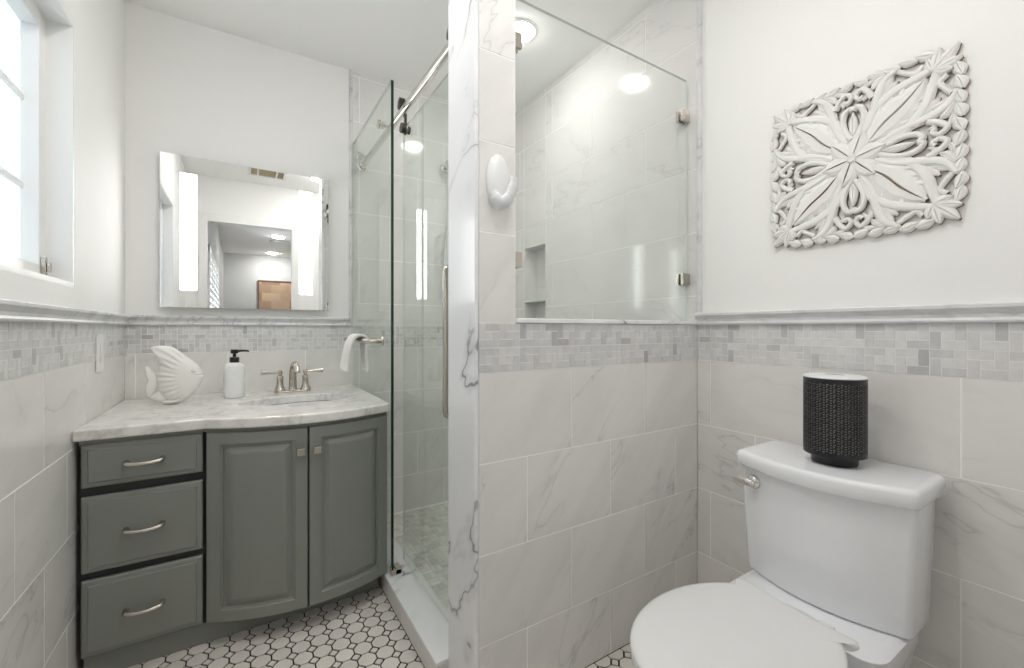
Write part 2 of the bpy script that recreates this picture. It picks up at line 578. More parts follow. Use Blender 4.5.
# right wall with a niche in the shower
NY0, NY1, NZ0, NZ1, ND = 2.15, 2.394, 1.06, 1.690, .096
bm = B()
x0, x1 = XR + .008, XR + .22
box(bm, x0, x1, YD - .12, NY0, -.06, ZC); box(bm, x0, x1, NY1, YB + .1, -.06, ZC)
box(bm, x0, x1, NY0, NY1, -.06, NZ0); box(bm, x0, x1, NY0, NY1, NZ1, ZC)
box(bm, XR + ND + .01, x1, NY0, NY1, NZ0, NZ1)
wr = struct(obj('wall_right', bm, PAINT))
bm = B(); box(bm, XR, XR + .0085, YD, 1.0755, RT - .01, ZC)
obj('painted_plaster', bm, PAINT, wr)
tile_field(('x', XR, -1), [(YD, YP, 0, MB)], a_off=.147, parent=wr)
mosaic_band(('x', XR, -1), YD, YP, MB, MT, .0725, wr, start=.024)
tile_field(('x', XR, -1), [(YP - .02, NY0, MT, ZC), (YQ, NY0, .018, MT), (NY1, YB, .018, ZC), (NY0, NY1, .018, NZ0), (NY0, NY1, NZ1, ZC)], a_off=.3, tw=.357 * 2, stag=.5, parent=wr, m=TILESH, name='shower_tile_field')
bm = B()
lay = bm.faces.layers.float.new('seed')
box(bm, XR + ND, XR + ND + .009, NY0, NY1, NZ0, 1.43, .31, lay)
box(bm, XR + ND, XR + ND + .009, NY0, NY1, 1.4315, NZ1, .77, lay)
e = .008
box(bm, XR + .002, XR + ND, NY1 - e, NY1, NZ0, NZ1, .5, lay); box(bm, XR + .002, XR + ND, NY0, NY0 + e, NZ0, NZ1, .2, lay)
box(bm, XR + .002, XR + ND, NY0 + e, NY1 - e, NZ0, NZ0 + e, .6, lay); box(bm, XR + .002, XR + ND, NY0 + e, NY1 - e, NZ1 - e, NZ1, .7, lay)
obj('niche_lining', bm, TILESH, wr)

# partition: full-height pier plus half wall
bm = B()
box(bm, XS + .012, XPO - .008, YP + .008, YQ - .008, 0, ZC)
box(bm, XPO - .008, XR, YP + .008, YQ - .008, 0, MT)
wp = struct(obj('wall_partition', bm, GROUT))
tile_field(('y', YP, -1), [(XS + .014, XR, 0, MB)], a_off=.749, parent=wp)
mosaic_band(('y', YP, -1), XS + .014, XR, MB, MT, .0725, wp, start=XS + .01)
tile_field(('y', YP, -1), [(XS + .014, XPO, MT, ZC)], a_off=XS, b_off=MT, parent=wp, name='pier_tile_field')
tile_field(('x', XPO, 1), [(YP + .0083, YQ - .0083, MT + .016, ZC)], a_off=YP - .01, b_off=MT, parent=wp, name='pier_return_tiles')
tile_field(('y', YQ, 1), [(XS + .014, XPO, MT, ZC), (XS + .014, XR, .018, MT)], a_off=XS, parent=wp, m=TILESH, name='shower_tile_field')
bm = B(); box(bm, XS, XS + .0125, YP - .0005, YQ + .003, 0, ZC)
struct(obj('trim_jamb', bm, SLAB, bevel=.002))
bm = B(); box(bm, XPO + .001, XR - .001, YP - .008, YQ + .006, MT + .001, MT + .016)
struct(obj('trim_ledge', bm, SLAB, bevel=.003))

# chair rails
RP = [(0, 0), (.013, 0), (.015, .006), (.011, .013), (.012, .022), (.019, .032), (.024, .038), (.024, .046), (.020, .049), (0, .049)]


def rail(name, plane, a0, a1, z0, h, m0=0, m1=0):
    ax, val, d = plane
    k = h / .049
    bm = B()
    rings = []
    n = 10
    for i in range(n + 1):
        r = []
        for o_, z in RP:
            aa0 = a0 + o_ * m0; aa1 = a1 - o_ * m1
            a = aa0 + (aa1 - aa0) * i / n
            w = val + d * o_
            r.append(Vector((w, a, z0 + z * k)) if ax == 'x' else Vector((a, w, z0 + z * k)))
        rings.append(r)
    loft(bm, rings)
    return struct(obj(name, bm, RAILM))


rail('trim_rail_back', ('y', YB, -1), XL, .531, LT, LRT - LT, 1, 0)
rail('trim_rail_left', ('x', XL, 1), YD, YB, LT, LRT - LT, 0, 1)
rail('trim_rail_right', ('x', XR, -1), YD, YP - .0005, MT, RT - MT)


def pencil(name, plane, a0, a1, z0, z1):
    ax, val, d = plane
    bm = B()
    rings = []
    n = 14
    for i in range(n + 1):
        z = z0 + (z1 - z0) * i / n
        r = []
        for k in range(9):
            t = pi * k / 8
            a = (a0 + a1) / 2 - (a1 - a0) / 2 * cos(t); w = val + d * (.003 + .011 * sin(t))
            r.append(Vector((w, a, z)) if ax == 'x' else Vector((a, w, z)))
        r += [Vector((val, a1, z)) if ax == 'x' else Vector((a1, val, z)), Vector((val, a0, z)) if ax == 'x' else Vector((a0, val, z))]
        rings.append(r)
    loft(bm, rings)
    return struct(obj(name, bm, RAILM, smooth=40))


pencil('trim_pencil_back', ('y', YB, -1), .527, .547, LT + .001, ZC)
pencil('trim_pencil_right', ('x', XR, -1), 1.0755, 1.0975, RT, ZC)

# doorway wall behind the camera and the bedroom beyond it
DX0, DX1, DZ = -.285, .46, 2.21
bm = B()
box(bm, XL - .14, DX0, YD - .12, YD, -.06, ZC); box(bm, DX1, XR + .25, YD - .12, YD, -.06, ZC); box(bm, DX0, DX1, YD - .12, YD, DZ, ZC)
struct(obj('wall_front', bm, PAINT))
bm = B()
cw = .075
for (a, b, c, d) in ((DX0 - cw, DX0 + .004, 0, DZ + cw), (DX1 - .004, DX1 + cw, 0, DZ + cw), (DX0 + .004, DX1 - .004, DZ - .004, DZ + cw)):
    box(bm, a, b, YD, YD + .016, c, d)
    box(bm, a + .012, b - .012, YD + .016, YD + .021, c, d - .012)
struct(obj('door_1', bm, WOODW, bevel=.002))
BX0, BX1, BY0, BY1 = -.30, 3.2, -5.0, -.12
bm = B()
box(bm, BX0 - .1, BX0, BY0 - .1, BY1 - 2.6, -.06, ZC); box(bm, BX0 - .1, BX0, BY1 - .35, BY1, -.06, ZC)
box(bm, BX0 - .1, BX0, BY1 - 2.6, BY1 - .35, -.06, .8); box(bm, BX0 - .1, BX0, BY1 - 2.6, BY1 - .35, 2.05, ZC)
box(bm, BX0 - .1, BX1 + .1, BY0 - .1, BY0, -.06, ZC); box(bm, BX1, BX1 + .1, BY0, BY1, -.06, ZC)
struct(obj('wall_bedroom', bm, BEDWALL))
bm = B(); box(bm, XR + .25, BX1, BY1, BY1 + .1, -.06, ZC)
struct(obj('wall_bedroom_side', bm, BEDWALL))
bm = B(); box(bm, BX0 - .1, BX1 + .1, BY0 - .1, BY1, ZC, ZC + .08)
struct(obj('ceiling_bedroom', bm, CEIL))
bm = B(); box(bm, BX0 - .1, BX1 + .1, BY0 - .1, BY1, -.06, -.002)
struct(obj('floor_bedroom', bm, CARPET))

# bedroom shutters
wy0, wy1 = BY1 - 2.6, BY1 - .35
bm = B(); box(bm, BX0 - .1, BX0 - .09, wy0, wy1, .8, 2.05)
w2 = struct(obj('window_2', bm, BEDWIN))
bm = B()
for k in range(6):
    y = wy0 + (wy1 - wy0) * k / 5
    box(bm, BX0 - .04, BX0 + .012, max(wy0, y - .03), min(wy1, y + .03), .8, 2.05)
box(bm, BX0 - .04, BX0 + .012, wy0, wy1, .8, .86); box(bm, BX0 - .04, BX0 + .012, wy0, wy1, 1.99, 2.05)
obj('shutter_frame', bm, WOODW, w2)
bm = B()
for k in range(15):
    z = .88 + k * .076
    loft(bm, [[(BX0 - .035, y, z - .012), (BX0 + .015, y, z + .032), (BX0 + .018, y, z + .026), (BX0 - .032, y, z - .018)] for y in (wy0 + .02, wy1 - .02)])
obj('shutter_slats', bm, WOODW, w2)

t = thing('framed_painting', 'brown and cream abstract painting on the bedroom wall, seen in the mirror', 'painting', (.85, BY0, 1.2))
bm = B(); box(bm, .30, 1.40, BY0 + .002, BY0 + .035, 1.22, 2.12)
obj('canvas', bm, CANVAS, t)
bm = B()
for a, b, c, d in ((.28, .30, 1.2, 2.14), (1.40, 1.42, 1.2, 2.14), (.30, 1.40, 1.2, 1.22), (.30, 1.40, 2.12, 2.14)):
    box(bm, a, b, BY0 + .001, BY0 + .045, c, d)
obj('frame', bm, CANVASFR, t)


def downlight(x, y, label, group=None, r=.062, lm=LAMPADD, z=ZC):
    t = thing('recessed_light', label, 'ceiling light', (x, y, z - .008), group)
    bm = B()
    n = 40
    prof = [(r + .016, 0), (r + .016, -.004), (r + .004, -.008), (r, -.005), (r, 0)]
    loft(bm, [[Vector((x + q_ * cos(2 * pi * k / n), y + q_ * sin(2 * pi * k / n), z + h)) for k in range(n)] for q_, h in prof], cap0=False, cap1=False)
    obj('trim_ring', bm, WOODW, t, smooth=40)
    bm = B(); lathe(bm, [(r, -.001), (r * .97, -.009), (r * .86, -.016), (r * .6, -.021), (r * .25, -.023)], (x, y, z), 40)  # bulge shaped to spill extra light sideways onto the ceiling
    obj('lens', bm, lm, t)
    return t


downlight(1.185, 1.81, 'round recessed ceiling light inside the shower, above the half wall glass', 'bathroom recessed lights', r=.075, lm=LAMPS)
downlight(.12, 1.15, 'added unseen ceiling light over the floor in front of the vanity', 'bathroom recessed lights', r=.075)  # out of view, added to light the vanity side
downlight(.66, .50, 'added unseen ceiling light in front of the toilet', 'bathroom recessed lights', r=.075)  # out of view, added to light the toilet side
downlight(.51, -2.80, 'nearer round recessed light on the bedroom ceiling in the mirror', 'bedroom recessed lights', r=.09, lm=LAMPB)
downlight(.52, -4.55, 'farther round recessed light on the bedroom ceiling in the mirror', 'bedroom recessed lights', r=.09, lm=LAMPB)
bm = B()
box(bm, .40, .70, -3.30, -3.16, ZC - .008, ZC - .0005)
o = obj('air_vent', bm, DARKMETAL); tag(o, 'dark slotted air vent on the bedroom ceiling in the mirror', 'vent')
bm = B()
for k in range(5): box(bm, .39, .71, -3.305 + k * .034, -3.295 + k * .034, ZC - .012, ZC - .0085)
obj('slat', bm, WOODW, o)
t = thing('exhaust_vent', 'white square exhaust vent with tan louvers on the bathroom ceiling in the mirror', 'vent', (.21, .42, ZC - .02))
bm = B(); vx0, vx1, vy0, vy1 = .05, .37, .30, .56
for a, b, c, d in ((vx0, vx1, vy0, vy0 + .03), (vx0, vx1, vy1 - .03, vy1), (vx0, vx0 + .025, vy0 + .03, vy1 - .03), (vx1 - .025, vx1, vy0 + .03, vy1 - .03)):
    box(bm, a, b, c, d, ZC - .022, ZC - .0005)
box(bm, vx0 + .075, vx0 + .09, vy0 + .03, vy1 - .03, ZC - .022, ZC - .001)
box(bm, vx1 - .09, vx1 - .075, vy0 + .03, vy1 - .03, ZC - .022, ZC - .001)
obj('vent_frame', bm, WOODW, t, bevel=.002)
bm = B()
for k in range(13):
    y = vy0 + .035 + k * .015
    loft(bm, [[(x, y, ZC - .003), (x, y + .011, ZC - .018), (x, y + .013, ZC - .017), (x, y + .002, ZC - .002)] for x in (vx0 + .026, vx1 - .026)])
obj('louvers', bm, VENTY, t)

# ------------------------------------------------------------------ window 1
bm = B()
fx0, fx1 = XL - .118, XL - .062
fw = .062
for a, b, c, d in ((WY0, WY0 + fw, WZ0, WZ1), (WY1 - fw, WY1, WZ0, WZ1), (WY0 + fw, WY1 - fw, WZ0, WZ0 + fw), (WY0 + fw, WY1 - fw, WZ1 - fw, WZ1)):
    box(bm, fx0, fx1, a, b, c, d)
w1 = struct(obj('window_1', bm, WOODW, bevel=.003))
bm = B(); box(bm, fx0 + .012, fx0 + .017, WY0 + fw - .004, WY1 - fw + .004, WZ0 + fw - .004, WZ1 - fw + .004)
obj('frosted_pane', bm, WINM, w1)
bm = B()
for z in (1.574, 1.835): box(bm, fx0 + .018, fx0 + .024, WY0 + fw, WY1 - fw, z - .008, z + .008)
box(bm, fx0 + .018, fx0 + .024, (WY0 + WY1) / 2 - .008, (WY0 + WY1) / 2 + .008, WZ0 + fw, WZ1 - fw)
obj('muntins', bm, WOODW, w1)
bm = B()
for a, b, c, d in ((WY0 - .001, WY0 + .012, WZ0, WZ1), (WY1 - .012, WY1 + .0, WZ0, WZ1), (WY0 + .012, WY1 - .012, WZ1 - .012, WZ1), (WY0 + .012, WY1 - .012, WZ0, WZ0 + .014)):
    box(bm, fx1, XL - .001, a, b, c, d)
obj('window_reveal', bm, WOODW, w1)
bm = B(); box(bm, fx1, fx1 + .012, WY1 - fw + .008, WY1 - fw + .022, WZ0 + .03, WZ0 + .085)
box(bm, fx1 + .012, fx1 + .022, WY1 - fw + .011, WY1 - fw + .019, WZ0 + .04, WZ0 + .07)
obj('window_latch', bm, NICKEL, w1, bevel=.002)

# ------------------------------------------------------------------ vanity
VX0, VX1 = -.440, .536
YF = 1.885


def bow(x):
    if x <= -.109: return 0
    u = (x - .235) / .345
    return -.100 * max(0, 1 - u * u)


def yfront(x): return YF + bow(x)


van = thing('vanity_cabinet', 'grey-green bathroom vanity with three drawers and two bowed doors', 'cabinet', (.05, 2.2, 0))
bm = B()
pts = [(VX0, YB - .004)] + [(VX0, YF + .022)]
xs = [-.115 + (VX1 + .115) * k / 24 for k in range(25)]
pts += [(x, yfront(x) + .022) for x in xs] + [(VX1, YB - .004)]
cxm = sum(p[0] for p in pts) / len(pts)
inn = [(VX0 + .018, YB - .022)] + [(VX0 + .018, YF + .040)] + [(min(max(x, VX0 + .018), VX1 - .018), yfront(x) + .040) for x in xs] + [(VX1 - .018, YB - .022)]
rg = [[Vector((x, y, z)) for x, y in L_] for L_, z in ((pts, .085), (pts, .788), (inn, .788), (inn, .103))]
loft(bm, rg)
obj('carcass', bm, CABDARK, van)
bm = B(); box(bm, VX0 + .005, VX1 - .022, 1.925, 1.945, 0, .085)
obj('toe_kick', bm, CAB, van)
bm = B()
prism(bm, [(x, yfront(x) + .012) for x in xs] + [(x, yfront(x) + .022) for x in reversed(xs)], .777, .789)
box(bm, VX0, -.117, YF + .012, YF + .022, .777, .789)
obj('top_rail', bm, CAB, van)


def panel(x0, x1, z0, z1, prof, thick, nx=1):
    """front with a moulded edge; prof is a list of (distance from edge, depth)"""
    bm = B()
    ms = [p[0] for p in prof]

    def dep(m):
        for (a, d0), (b, d1) in zip(prof[:-1], prof[1:]):
            if m <= b: return d0 + (d1 - d0) * (m - a) / max(b - a, 1e-6)
        return prof[-1][1]
    X = sorted(set([round(x0 + m, 5) for m in ms] + [round(x1 - m, 5) for m in ms] + [round(x0 + ms[-1] + (x1 - x0 - 2 * ms[-1]) * k / nx, 5) for k in range(nx + 1)]))
    Z = sorted(set([round(z0 + m, 5) for m in ms] + [round(z1 - m, 5) for m in ms]))
    g = [[bm.verts.new((x, yfront((x if nx > 1 else -1)) + dep(min(x - x0, x1 - x, z - z0, z1 - z) + 1e-6), z)) for z in Z] for x in X]
    bk = [[bm.verts.new((x, yfront((x if nx > 1 else -1)) + thick, z)) for z in (z0, z1)] for x in X]
    for i in range(len(X) - 1):
        for j in range(len(Z) - 1):
            bm.faces.new((g[i][j], g[i + 1][j], g[i + 1][j + 1], g[i][j + 1]))
        bm.faces.new((bk[i][1], bk[i + 1][1], bk[i + 1][0], bk[i][0]))
        bm.faces.new([g[i + 1][0], g[i][0], bk[i][0], bk[i + 1][0]])
        bm.faces.new([g[i][-1], g[i + 1][-1], bk[i + 1][1], bk[i][1]])
    bm.faces.new([v for v in g[0]] + [bk[0][1], bk[0][0]])
    bm.faces.new([v for v in reversed(g[-1])] + [bk[-1][0], bk[-1][1]])
    return bm


DRP = [(0, .010), (.004, .006), (.016, .0045), (.019, .0), (.024, 0)]
for z0, z1 in ((.636, .776), (.361, .606), (.092, .337)):
    d = obj('drawer_front', panel(-.434, -.118, z0, z1, DRP, .0205), CAB, van)
    zc = (z0 + z1) / 2 + .0
    bm = B()
    xc = -.276
    path = spline([(xc - .047, YF + .001, zc), (xc - .047, YF - .017, zc), (xc - .036, YF - .026, zc - .002), (xc, YF - .031, zc - .004), (xc + .036, YF - .026, zc - .002), (xc + .047, YF - .017, zc), (xc + .047, YF + .001, zc)], 6)
    n = len(path)
    tube(bm, path, [.008 if (i < 6 or i > n - 7) else .0072 for i in range(n)], 12, flat=(1, 1))
    lathe(bm, [(.009, 0), (.0085, -.003), (.006, -.006)], (xc - .047, YF, zc), 14, 'y')
    lathe(bm, [(.009, 0), (.0085, -.003), (.006, -.006)], (xc + .047, YF, zc), 14, 'y')
    obj('drawer_pull', bm, NICKEL, d, smooth=40)
DOP = [(0, .004), (.003, .0), (.042, 0), (.045, .004), (.049, .0045), (.052, .012), (.056, .012), (.072, .004), (.080, .002)]
for x0, x1, kx in ((-.107, .2125, .187), (.2175, .535, .244)):
    d = obj('cabinet_door', panel(x0, x1, .094, .776, DOP, .0205, 12), CAB, van)
    zk = .690
    bm = B()
    lathe(bm, [(.006, 0), (.005, -.014)], (kx, yfront(kx) + .001, zk), 12, 'y')
    box(bm, kx - .0135, kx + .0135, yfront(kx) - .024, yfront(kx) - .012, zk - .0135, zk + .0135)
    obj('door_knob', bm, NICKEL, d, bevel=.002)

# countertop with the basin cut-out
SX, SY, SA, SBB = .232, 2.185, .243, .132


def yctr(x): return 1.872 + bow(x) + .0


bm = B()
outl = [(XL + .001, YB - .001), (XL + .001, yctr(-.2))] + [(x, yctr(x)) for x in [-.2 + .03 * k for k in range(4)]] + [(x, yctr(x)) for x in [-.109 + (.540 + .109) * k / 30 for k in range(31)]] + [(.546, 1.872), (.546, YB - .001)]
zt = .828
ov = [bm.verts.new((x, y, zt)) for x, y in outl]
oe = [bm.edges.new((ov[i], ov[(i + 1) % len(ov)])) for i in range(len(ov))]
iv = [bm.verts.new((SX + SA * cos(2 * pi * k / 48), SY + SBB * sin(2 * pi * k / 48), zt)) for k in range(48)]
ie = [bm.edges.new((iv[i], iv[(i + 1) % 48])) for i in range(48)]
bmesh.ops.triangle_fill(bm, use_beauty=True, use_dissolve=False, edges=oe + ie)
r = bmesh.ops.extrude_face_region(bm, geom=list(bm.faces))
bmesh.ops.translate(bm, verts=[v for v in r['geom'] if isinstance(v, bmesh.types.BMVert)], vec=(0, 0, -.037))
ctop = obj('countertop', bm, COUNTER, bevel=.007, bseg=3)
tag(ctop, 'pale marble vanity countertop with bowed front edge above the grey-green cabinet', 'countertop')
# basin
bm = B()
rings = []
for s_, dz in ((1.03, -.038), (1.03, -.046), (1.0, -.046), (.97, -.07), (.90, -.11), (.74, -.145), (.45, -.16), (.10, -.165)):
    rings.append([Vector((SX + SA * s_ * cos(2 * pi * k / 48), SY + SBB * s_ * sin(2 * pi * k / 48), zt + dz)) for k in range(48)])
rings2 = [[Vector((SX + SA * s_ * cos(2 * pi * k / 48), SY + SBB * s_ * sin(2 * pi * k / 48), zt + dz)) for k in range(48)] for s_, dz in ((1.005, -.038), (.985, -.05), (.955, -.075), (.885, -.112), (.73, -.139), (.44, -.153), (.08, -.158))]
loft(bm, list(reversed(rings)) + rings2)
sink = obj('sink_basin', bm, PORC, smooth=50)
tag(sink, 'white oval undermount sink basin sunk in the marble countertop', 'sink')
bm = B(); lathe(bm, [(.022, 0), (.022, .004), (.014, .006), (.012, .003)], (SX, SY, zt - .158), 20)
obj('drain', bm, NICKEL, sink, smooth=40)

# faucet
FX, FY = .222, 2.452
fa = thing('faucet', 'brushed nickel two-handle faucet behind the oval sink', 'faucet', (FX, FY, zt))
bm = B(); prism(bm, rrect(FX - .083, FX + .083, FY - .028, FY + .028, .027), zt, zt + .009)
obj('base_plate', bm, NICKEL, fa, bevel=.003)
bell = [(.027, .009), (.0265, .013), (.021, .022), (.0165, .036), (.015, .055), (.0155, .074), (.017, .078), (.013, .083), (.010, .085)]
for s_ in (-1, 1):
    bm = B(); lathe(bm, bell, (FX + s_ * .058, FY, zt), 24)
    h = obj('handle', bm, NICKEL, fa, smooth=40)
    bm = B()
    hx = FX + s_ * .058
    lathe(bm, [(.008, .084), (.0085, .092), (.011, .095), (.0115, .106), (.008, .110), (.003, .112)], (hx, FY, zt), 20)
    tube(bm, [(hx, FY, zt + .101), (hx + s_ * .02, FY, zt + .1015), (hx + s_ * .05, FY - .002, zt + .1025), (hx + s_ * .083, FY - .004, zt + .104)], [.005, .0052, .008, .0115], 12, up=(0, 0, 1))
    obj('lever', bm, NICKEL, h, smooth=40)
bm = B()
tube(bm, spline([(FX, FY, zt + .006), (FX, FY, zt + .022), (FX, FY, zt + .07), (FX, FY - .008, zt + .115), (FX + .004, FY - .035, zt + .141), (FX + .008, FY - .072, zt + .137), (FX + .010, FY - .094, zt + .112), (FX + .010, FY - .097, zt + .104)], 6),
     [.030, .028, .025, .022, .0205, .0195] + [.0185] * 5 + [.0175] * 6 + [.016] * 8 + [.0145] * 8 + [.0135] * 20, 20)
obj('spout', bm, NICKEL, fa, smooth=40)

# soap dispenser
sx, sy = -.028, 2.395
sd = thing('soap_dispenser', 'white ceramic soap dispenser with black pump on the vanity counter', 'soap dispenser', (sx, sy, zt))
bm = B()
rings = []
for z, r_ in ((0, .038), (.003, .041), (.03, .0425), (.08, .0415), (.12, .0425), (.145, .0415), (.158, .034), (.163, .022), (.164, .017)):
    rings.append([Vector((sx + (r_ + (.0016 * sin(5 * (2 * pi * k / 40) + z * 60) if .02 < z < .15 else 0)) * cos(2 * pi * k / 40), sy + (r_ + (.0016 * sin(5 * (2 * pi * k / 40) + z * 60) if .02 < z < .15 else 0)) * sin(2 * pi * k / 40), zt + z)) for k in range(40)])
loft(bm, rings)
obj('bottle', bm, BOTTLE, sd, smooth=50)
bm = B()
lathe(bm, [(.019, .164), (.0195, .166), (.0195, .186), (.018, .188), (.007, .189), (.007, .205), (.0145, .206), (.0155, .209), (.0155, .222), (.013, .224)], (sx, sy, zt), 24)
tube(bm, [(sx + .01, sy, zt + .216), (sx + .03, sy, zt + .218), (sx + .05, sy - .002, zt + .217), (sx + .058, sy - .003, zt + .213)], [.0065, .0055, .0045, .004], 10)
obj('pump', bm, BLACK, sd, smooth=40)

# fish ornament
FYC = 2.325
fo = [(.0, .0)]


def fish_pt(px, py):
    """profile point, in hundredths of the body length measured off the ornament"""
    return (-.341 + (px - 40) * .000358, .829 + (615 - py) * .000462)


body = [(600, 345), (575, 315), (545, 270), (490, 225), (430, 185), (370, 140), (290, 92), (200, 78), (130, 82), (92, 97), (118, 130), (150, 185), (168, 240), (160, 300), (140, 340), (150, 400), (165, 440), (180, 500), (235, 560), (300, 590), (390, 590), (480, 545), (555, 470), (592, 400), (603, 372), (585, 360)]
bp = [Vector((*fish_pt(*p), 0)) for p in body]
loop = spline(bp + [bp[0]], 5)[:-1]
cx_, cz_ = fish_pt(360, 350)
nx_, nz_ = fish_pt(590, 360)
bm = B()
NR = 16
T = .036


def fthick(s_): return T * max(0.0, 1 - s_ ** 2.4) ** .62 + .006


for side in (-1, 1):
    rings = []
    for k in range(NR + 1):
        s_ = 1 - k / NR * .98
        ring = []
        for v in loop:
            x = cx_ + (v.x - cx_) * s_; z = cz_ + (v.y - cz_) * s_
            a = atan2(z - nz_, nx_ + .02 - x); dist = hypot(x - nx_, z - nz_)
            w = min(1, max(0, (dist - .085) / .03)) * (1 if s_ < .97 else .4)
            dz = .0034 * sin(a * 44 + 1.2 * sin(dist * 30)) * w
            ring.append(Vector((x, FYC + side * (fthick(s_) + dz), z)))
        rings.append(ring)
    vs = loft(bm, rings, cap0=False, cap1=True)
    if side < 0: first = vs[0]
    else:
        for i in range(len(first)):
            j = (i + 1) % len(first)
            bm.faces.new((first[i], first[j], vs[0][j], vs[0][i]))
fish = obj('fish_ornament', bm, CERAMIC, smooth=60)
tag(fish, 'white ceramic angelfish ornament on the left end of the vanity counter', 'ornament')


def finmesh(pts, th, grooves=5):
    P_ = [Vector((*fish_pt(*p), 0)) for p in pts]
    lp = spline(P_ + [P_[0]], 5)[:-1]
    c = sum(lp, Vector()) / len(lp)
    bm = B(); ends = []
    for side in (-1, 1):
        rings = []
        for k in range(6):
            s_ = 1 - k / 5 * .95
            rings.append([Vector((c.x + (v.x - c.x) * s_, FYC + side * (.003 + th * (1 - s_ ** 2) ** .5), c.y + (v.y - c.y) * s_)) for v in lp])
        ends.append(loft(bm, rings, cap0=False)[0])
    for i in range(len(lp)):
        j = (i + 1) % len(lp)
        bm.faces.new((ends[0][i], ends[0][j], ends[1][j], ends[1][i]))
    return bm


obj('tail_fin', finmesh([(165, 345), (120, 315), (85, 275), (55, 258), (38, 275), (48, 330), (66, 385), (60, 430), (42, 475), (55, 520), (95, 540), (130, 500), (165, 430)], .010), CERAMIC, fish, smooth=60)
obj('belly_fin', finmesh([(300, 575), (240, 575), (190, 578), (200, 605), (240, 614), (330, 614), (385, 600), (420, 570), (370, 565)], .022), CERAMIC, fish, smooth=60)
obj('rear_fin', finmesh([(180, 480), (120, 520), (90, 550), (130, 575), (200, 590), (250, 570)], .012), CERAMIC, fish, smooth=60)
bm = B()
ex, ez = fish_pt(505, 315)
lathe(bm, [(.009, 0), (.008, -.003), (.004, -.005), (.001, -.0055)], (ex, FYC - .0335, ez), 16, 'y')
obj('eye', bm, CERAMIC, fish, smooth=50)

# ------------------------------------------------------------------ lighted mirror
MX0, MX1, MZ0, MZ1 = -.323, .410, 1.252, 1.977
mi = thing('lighted_mirror', 'frameless wall mirror with two vertical light strips above the vanity', 'mirror', ((MX0 + MX1) / 2, 2.58, MZ0))
bm = B(); box(bm, MX0, MX1, 2.570, 2.575, MZ0, MZ1)
obj('mirror_glass', bm, MIRROR, mi)
bm = B(); box(bm, MX0 + .012, MX1 - .012, 2.5752, YB - .001, MZ0 + .004, MZ1 - .012)
obj('mirror_box', bm, MIRBACK, mi)
for a, b in ((-.248, -.183), (.264, .329)):
    bm = B(); box(bm, a, b, 2.5685, 2.5698, 1.335, 1.893)
    obj('light_strip', bm, LED, mi)

# switch plate on the left wall
sp = thing('switch_plate', 'white switch plate on the left wall tile above the counter', 'switch plate', (XL, 2.17, .99))
bm = B(); box(bm, XL + .0012, XL + .009, 2.132, 2.208, .988, 1.128)
obj('plate', bm, PLASTIC, sp, bevel=.003)
bm = B(); box(bm, XL + .0092, XL + .0135, 2.153, 2.187, 1.025, 1.092)
obj('rocker', bm, PLASTIC, sp, bevel=.002)

# ------------------------------------------------------------------ shower front
bm = B()
lay = bm.faces.layers.float.new('seed')
for k in range(4):
    y0 = YQ + (1.99 - YQ) * k / 4
    box(bm, .5255, .532, y0 + .001, y0 + (1.99 - YQ) / 4 - .001, 0, .070, random.random(), lay)
box(bm, .531, .655, YQ + .001, YB - .001, -.02, .070, .4, lay)
struct(obj('trim_curb', bm, TILE))
bm = B(); box(bm, .523, .658, YQ + .001, YB - .001, .0705, .085)
struct(obj('trim_curb_top', bm, SLAB, bevel=.003))


def glass_sheet(name, parent, x0, x1, y0, y1, z0, z1, gm=GLASSM, edge=GEDGE, edge2=GEDGE2, thin='x'):
    bm = B()
    fs = box(bm, x0, x1, y0, y1, z0, z1)
    for f in fs:
        n = f.normal if f.normal.length else None
    bm.normal_update()
    for f in bm.faces:
        k = abs(f.normal.x) if thin == 'x' else abs(f.normal.y)
        if k < .5:
            f.material_index = 1 if (thin == 'x' and f.normal.y < -.5) else 2
    return obj(name, bm, [gm, edge, edge2], parent)


fg = thing('fixed_glass_panel', 'clear fixed shower glass panel beside the vanity, with a dark edge', 'glass panel', (.556, 2.23, .086))
glass_sheet('glass_sheet', fg, .550, .562, 1.86, YB - .003, .087, 2.233)
bm = B(); box(bm, .543, .5495, 1.845, 1.858, .0855, .118); box(bm, .5625, .590, 1.835, 1.885, .0855, .112); box(bm, .545, .590, 1.835, 1.858, .0855, .108)
obj('floor_bracket', bm, NICKEL, fg, bevel=.003)
for y in (2.04, 2.47):
    bm = B(); lathe(bm, [(.020, .5495), (.021, .545), (.018, .540), (.012, .539)], (0, y, 2.11), 24, 'x')
    obj('standoff_cap', bm, NICKEL, fg, smooth=40)

rl = thing('shower_rail', 'round nickel sliding door rail running from the pier to the back wall', 'rail', (.604, 1.95, 2.09))
bm = B(); lathe(bm, [(.016, YQ + .012), (.016, YB - .014)], (.604, 0, 2.11), 24, 'y')
obj('rail_bar', bm, CHROME, rl, smooth=40)
for y, d_ in ((YQ + .0045, 1), (YB - .001, -1)):
    bm = B(); lathe(bm, [(.034, 0), (.034, .006 * d_), (.024, .010 * d_), (.020, .022 * d_)], (.604, y, 2.11), 28, 'y')
    obj('end_flange', bm, CHROME, rl, smooth=40)
for y in (2.04, 2.47):
    bm = B(); lathe(bm, [(.018, .5625), (.018, .570), (.009, .574), (.009, .589)], (0, y, 2.11), 20, 'x')
    obj('standoff', bm, CHROME, rl, smooth=40)

